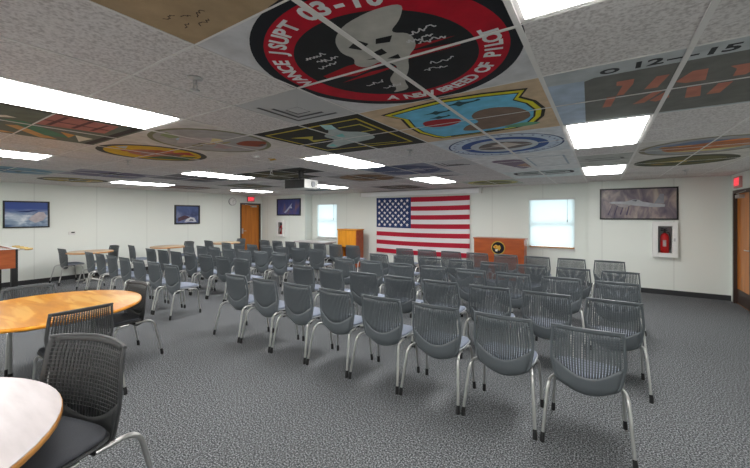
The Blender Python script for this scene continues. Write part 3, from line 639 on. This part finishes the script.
for ri, (Y, xs) in enumerate(LL):
    for k, x in enumerate(xs):
        rz = rn.uniform(-.015, .015)-.02
        put(x, Y+.17, rz, 'grey slotted-back chair, %s from the aisle, %s, left block' % (ORD[k], ROWN[ri]))

# large round tables
def round_table(x, y, r, top, edge, label, legs=None, name='round_table', h=.74, group=None, n=64):
    t = tag(empty(name, (x, y, 0)), label, 'table', group)
    tp = MB().lathe([(r-.004, h-.004), (r-.004, h)], n=n, smooth=False).build('tabletop', top, t)
    MB().lathe([(r-.008, h-.034), (r, h-.028), (r, h-.006), (r-.004, h-.0041)], n=n).build('edge_band', edge, tp)
    if legs is not None:
        MB().lathe([(r*.86, h-.055), (r*.86, h-.034)], n=n).build('apron', 'black', t)
        for k in range(4):
            a = math.radians(legs)+k*PI/2; c, s = math.cos(a), math.sin(a); q = r*.7
            l = MB().tube([(c*q, s*q, h-.05), (c*q, s*q, .03)], .016, 12).build('leg', 'chrome', t)
            MB().tube([(c*q, s*q, 0), (c*q, s*q, .035)], .02, 12).build('glide', 'rubber', l)
    else:
        MB().tube([(0, 0, .03), (0, 0, h-.034)], .04, 16).build('column', 'chrome', t)
        for k in range(4):
            a = math.radians(45)+k*PI/2; c, s = math.cos(a), math.sin(a)
            MB().tube([(0, 0, .07), (c*.3*min(1, r/.45), s*.3*min(1, r/.45), .02)], [.028, .016], 10).build('foot', 'chrome', t)
    return t
round_table(-4.50, 1.09, .74, 'tablewood', 'lectwood', 'large round glossy honey-coloured wooden table at the left', 201)
round_table(-2.34, -.20, .79, 'laminate', 'edgewood', 'round whitish table with wooden edge in the lower left corner', 30)
GT = 'chairs around the near round tables'
put(-3.88, 1.12, PI/2, 'dark slotted-back chair pushed to the near side of the honey-coloured table', GT, protod)
put(-4.58, 1.76, PI+.05, 'dark chair beyond the honey-coloured table, seat under its right end', GT, protod)
put(-5.27, 1.13, -PI/2, 'grey chair on the far left side of the honey-coloured table', GT)
put(-4.55, .46, 0, 'dark chair cut by the left edge, seat tucked under the honey-coloured table', GT, protod)
o = put(-2.295, .58, PI+math.radians(16), 'dark mesh-back chair facing us beside the whitish table', GT, protod); o.scale = (1.27, 1.12, 1.155)

# tables along the left wall
GW = 'small tables along the left wall'
round_table(-10.5, 3.28, .46, 'tanlam', 'edgewood', 'small table at the left wall under the white wall control', None, group=GW)
round_table(-10.35, 5.05, .46, 'tanlam', 'edgewood', 'small round table at the left wall, middle one of three', None, group=GW)
round_table(-10.25, 6.75, .46, 'tanlam', 'edgewood', 'small table at the left wall nearest the far exit door', None, group=GW)
GC = 'chairs at the left wall tables'
put(-10.75, 2.93, .05, 'grey chair in profile left of the nearest small wall table', GC)
put(-10.7, 3.74, PI+.1, 'grey chair right of the nearest small wall table, facing us', GC)
put(-10.45, 4.27, -.1, 'grey chair left of the middle small wall table', GC)
put(-10.45, 5.58, PI+.1, 'grey chair right of the middle small wall table', GC)
put(-10.3, 6.33, 0, 'grey chair left of the farthest small wall table', GC)
put(-10.2, 7.2, PI, 'grey chair right of the farthest small wall table by the door', GC)

# pale folding table under the far left window
t = tag(empty('side_table', (-8.15, 8.72, 0)), 'pale rectangular table under the far left window', 'table')
box(-.70, -.3, .705, .70, .3, .74).build('tabletop', 'laminate', t, bevel=.004)
for sx in (-1, 1):
    for sy in (-1, 1): MB().tube([(sx*.62, sy*.24, .705), (sx*.64, sy*.25, 0)], .016, 10).build('leg', 'whiteplastic', t)
box(-.6, .2, .62, .6, .22, .7).build('apron', 'laminate', t)

# tall wooden lectern
t = tag(empty('lectern', (-6.72, 8.84, 0)), 'tall orange wooden lectern with two upper door panels near the left window', 'lectern')
box(-.385, -.17, 0, -.35, .2, 1.15).build('side_panel', 'lectwood', t); box(.33, -.17, 0, .365, .2, 1.15).build('side_panel', 'deskwood', t)
box(-.35, -.15, .62, .33, .18, .66).build('shelf', 'lectwood', t)
box(-.35, .16, .0, .33, .18, 1.15).build('back_panel', 'deskwood', t)
for a, b in ((-.348, -.022), (-.012, .328)):
    d = box(a, -.165, .66, b, -.145, 1.14).build('door', 'lectwood', t, bevel=.004); q = MB().box(a+.05, -.172, .71, b-.05, -.165, 1.09).build('raised_panel', 'lectwood', d, bevel=.004)
box(-.4, -.2, 1.15, .38, .22, 1.185).build('top', 'lectwood', t, bevel=.006)
box(-.35, -.17, 0, -.24, -.14, .62).build('front_post', 'lectwood', t)
# seal desk
t = tag(empty('presenter_desk', (-2.13, 8.82, 0)), 'reddish brown wooden desk front with a round black and gold seal', 'desk')
box(-.6, -.02, .04, .6, .02, 1.03).build('front_panel', 'deskwood', t)
box(-.62, -.04, 1.03, .62, .34, 1.06).build('top', 'deskwood', t, bevel=.004)
box(-.6, .02, 0, -.56, .32, 1.03).build('side_panel', 'deskwood', t); box(.56, .02, 0, .6, .32, 1.03).build('side_panel', 'deskwood', t)
e = MB().tube([(-.0, -.021, .82), (-.0, -.034, .82)], .165, 48).build('seal', flat((196, 166, 70)), t)
MB().tube([(-.0, -.034, .82), (-.0, -.038, .82)], .145, 48).build('seal_ring', flat((24, 26, 36)), e)
q = MB()
for pts in ([(-.1,.02),(-.03,.08),(.02,.05),(.06,.07),(.09,0),(.05,-.07),(.0,-.02),(-.05,-.02)],): q.prism(pts, lambda a, b, t_: (a-.02, t_, b+.82), -.038, -.041)
q.build('seal_crest', flat((206, 160, 60)), e)
q = MB().prism([(-.05,-.04),(.02,-.03),(.0,-.09),(-.04,-.08)], lambda a, b, t_: (a-.02, t_, b+.82), -.038, -.042); q.build('seal_ribbon', flat((220, 214, 200)), e)
q = MB().prism([(-.07,.03),(-.02,.04),(-.03,.0)], lambda a, b, t_: (a-.02, t_, b+.82), -.041, -.043); q.build('seal_shield', flat((180, 40, 40)), e)

# foosball table
t = tag(empty('foosball_table', (-10.0, 1.42, 0)), 'wooden foosball table with black legs at the left edge', 'game table')
box(-.68, -.37, .62, -.655, .37, .98).box(.655, -.37, .62, .68, .37, .98).box(-.655, .345, .62, .655, .37, .98).box(-.655, -.37, .62, .655, -.345, .98).box(-.655, -.345, .62, .655, .345, .64).build('cabinet', 'foos', t, bevel=.004)
for sx in (-1, 1):
    for sy in (-1, 1): 
        box(sx*.64-.04, sy*.33-.045, .03, sx*.64+.04, sy*.33+.045, .62).lathe([(.035, 0), (.035, .03)], (sx*.64, sy*.33, 0), 16).build('leg', 'black', t)
        box(sx*.668-.016, sy*.358-.016, .615, sx*.668+.016, sy*.358+.016, .985).build('corner_guard', 'black', t)
box(-.655, -.345, .82, .655, .345, .826).build('playfield', 'green', t)
MB().box(-.69, .342, .98, .69, .38, .992).box(-.69, -.38, .98, .69, -.342, .992).box(-.69, -.342, .98, -.652, .342, .992).box(.652, -.342, .98, .69, .342, .992).build('rail', 'white', t)
for k in range(8):
    x = -.56+k*.16; rod = MB().tube([(x, -.5 if k % 2 else -.42, .95), (x, .42 if k % 2 else .52, .95)], .008, 8).build('rod', 'chrome', t)
    y = -.5 if k % 2 else .52; sg = -1 if k % 2 else 1
    MB().tube([(x, y, .95), (x, y+sg*.05, .95), (x, y+sg*.12, .95)], [.017, .024, .018], 12).build('handle', 'tanhandle', rod)
    q = MB()
    for y in (-.2, 0, .2): q.box(x-.012, y-.015, .85, x+.012, y+.015, .95).lathe([(.012, .955), (.014, .97), (.008, .985)], (x, y, 0), 10)
    q.build('player_figure', 'red' if k % 2 else 'whiteplastic', rod)

# ------------------------------------------------------------------ world, camera
W = bpy.data.worlds.new('World'); bpy.context.scene.world = W; W.use_nodes = True
bg = W.node_tree.nodes['Background']; bg.inputs[0].default_value = (.86, .96, 1, 1); bg.inputs[1].default_value = 4.2
cam = bpy.data.cameras.new('camera'); co = bpy.data.objects.new('camera', cam); C.objects.link(co)
cam.sensor_width = 36; cam.lens = 346/750*36; cam.shift_y = -19/750; cam.clip_start = .05
co.location = (0, 0, 1.63); co.rotation_euler = (PI/2, 0, math.radians(33.2))
sc = bpy.context.scene; sc.camera = co
vs_ = sc.view_settings; vs_.view_transform = 'Standard'; vs_.look = 'None'; vs_.exposure = 0; vs_.gamma = 1; vs_.use_curve_mapping = False
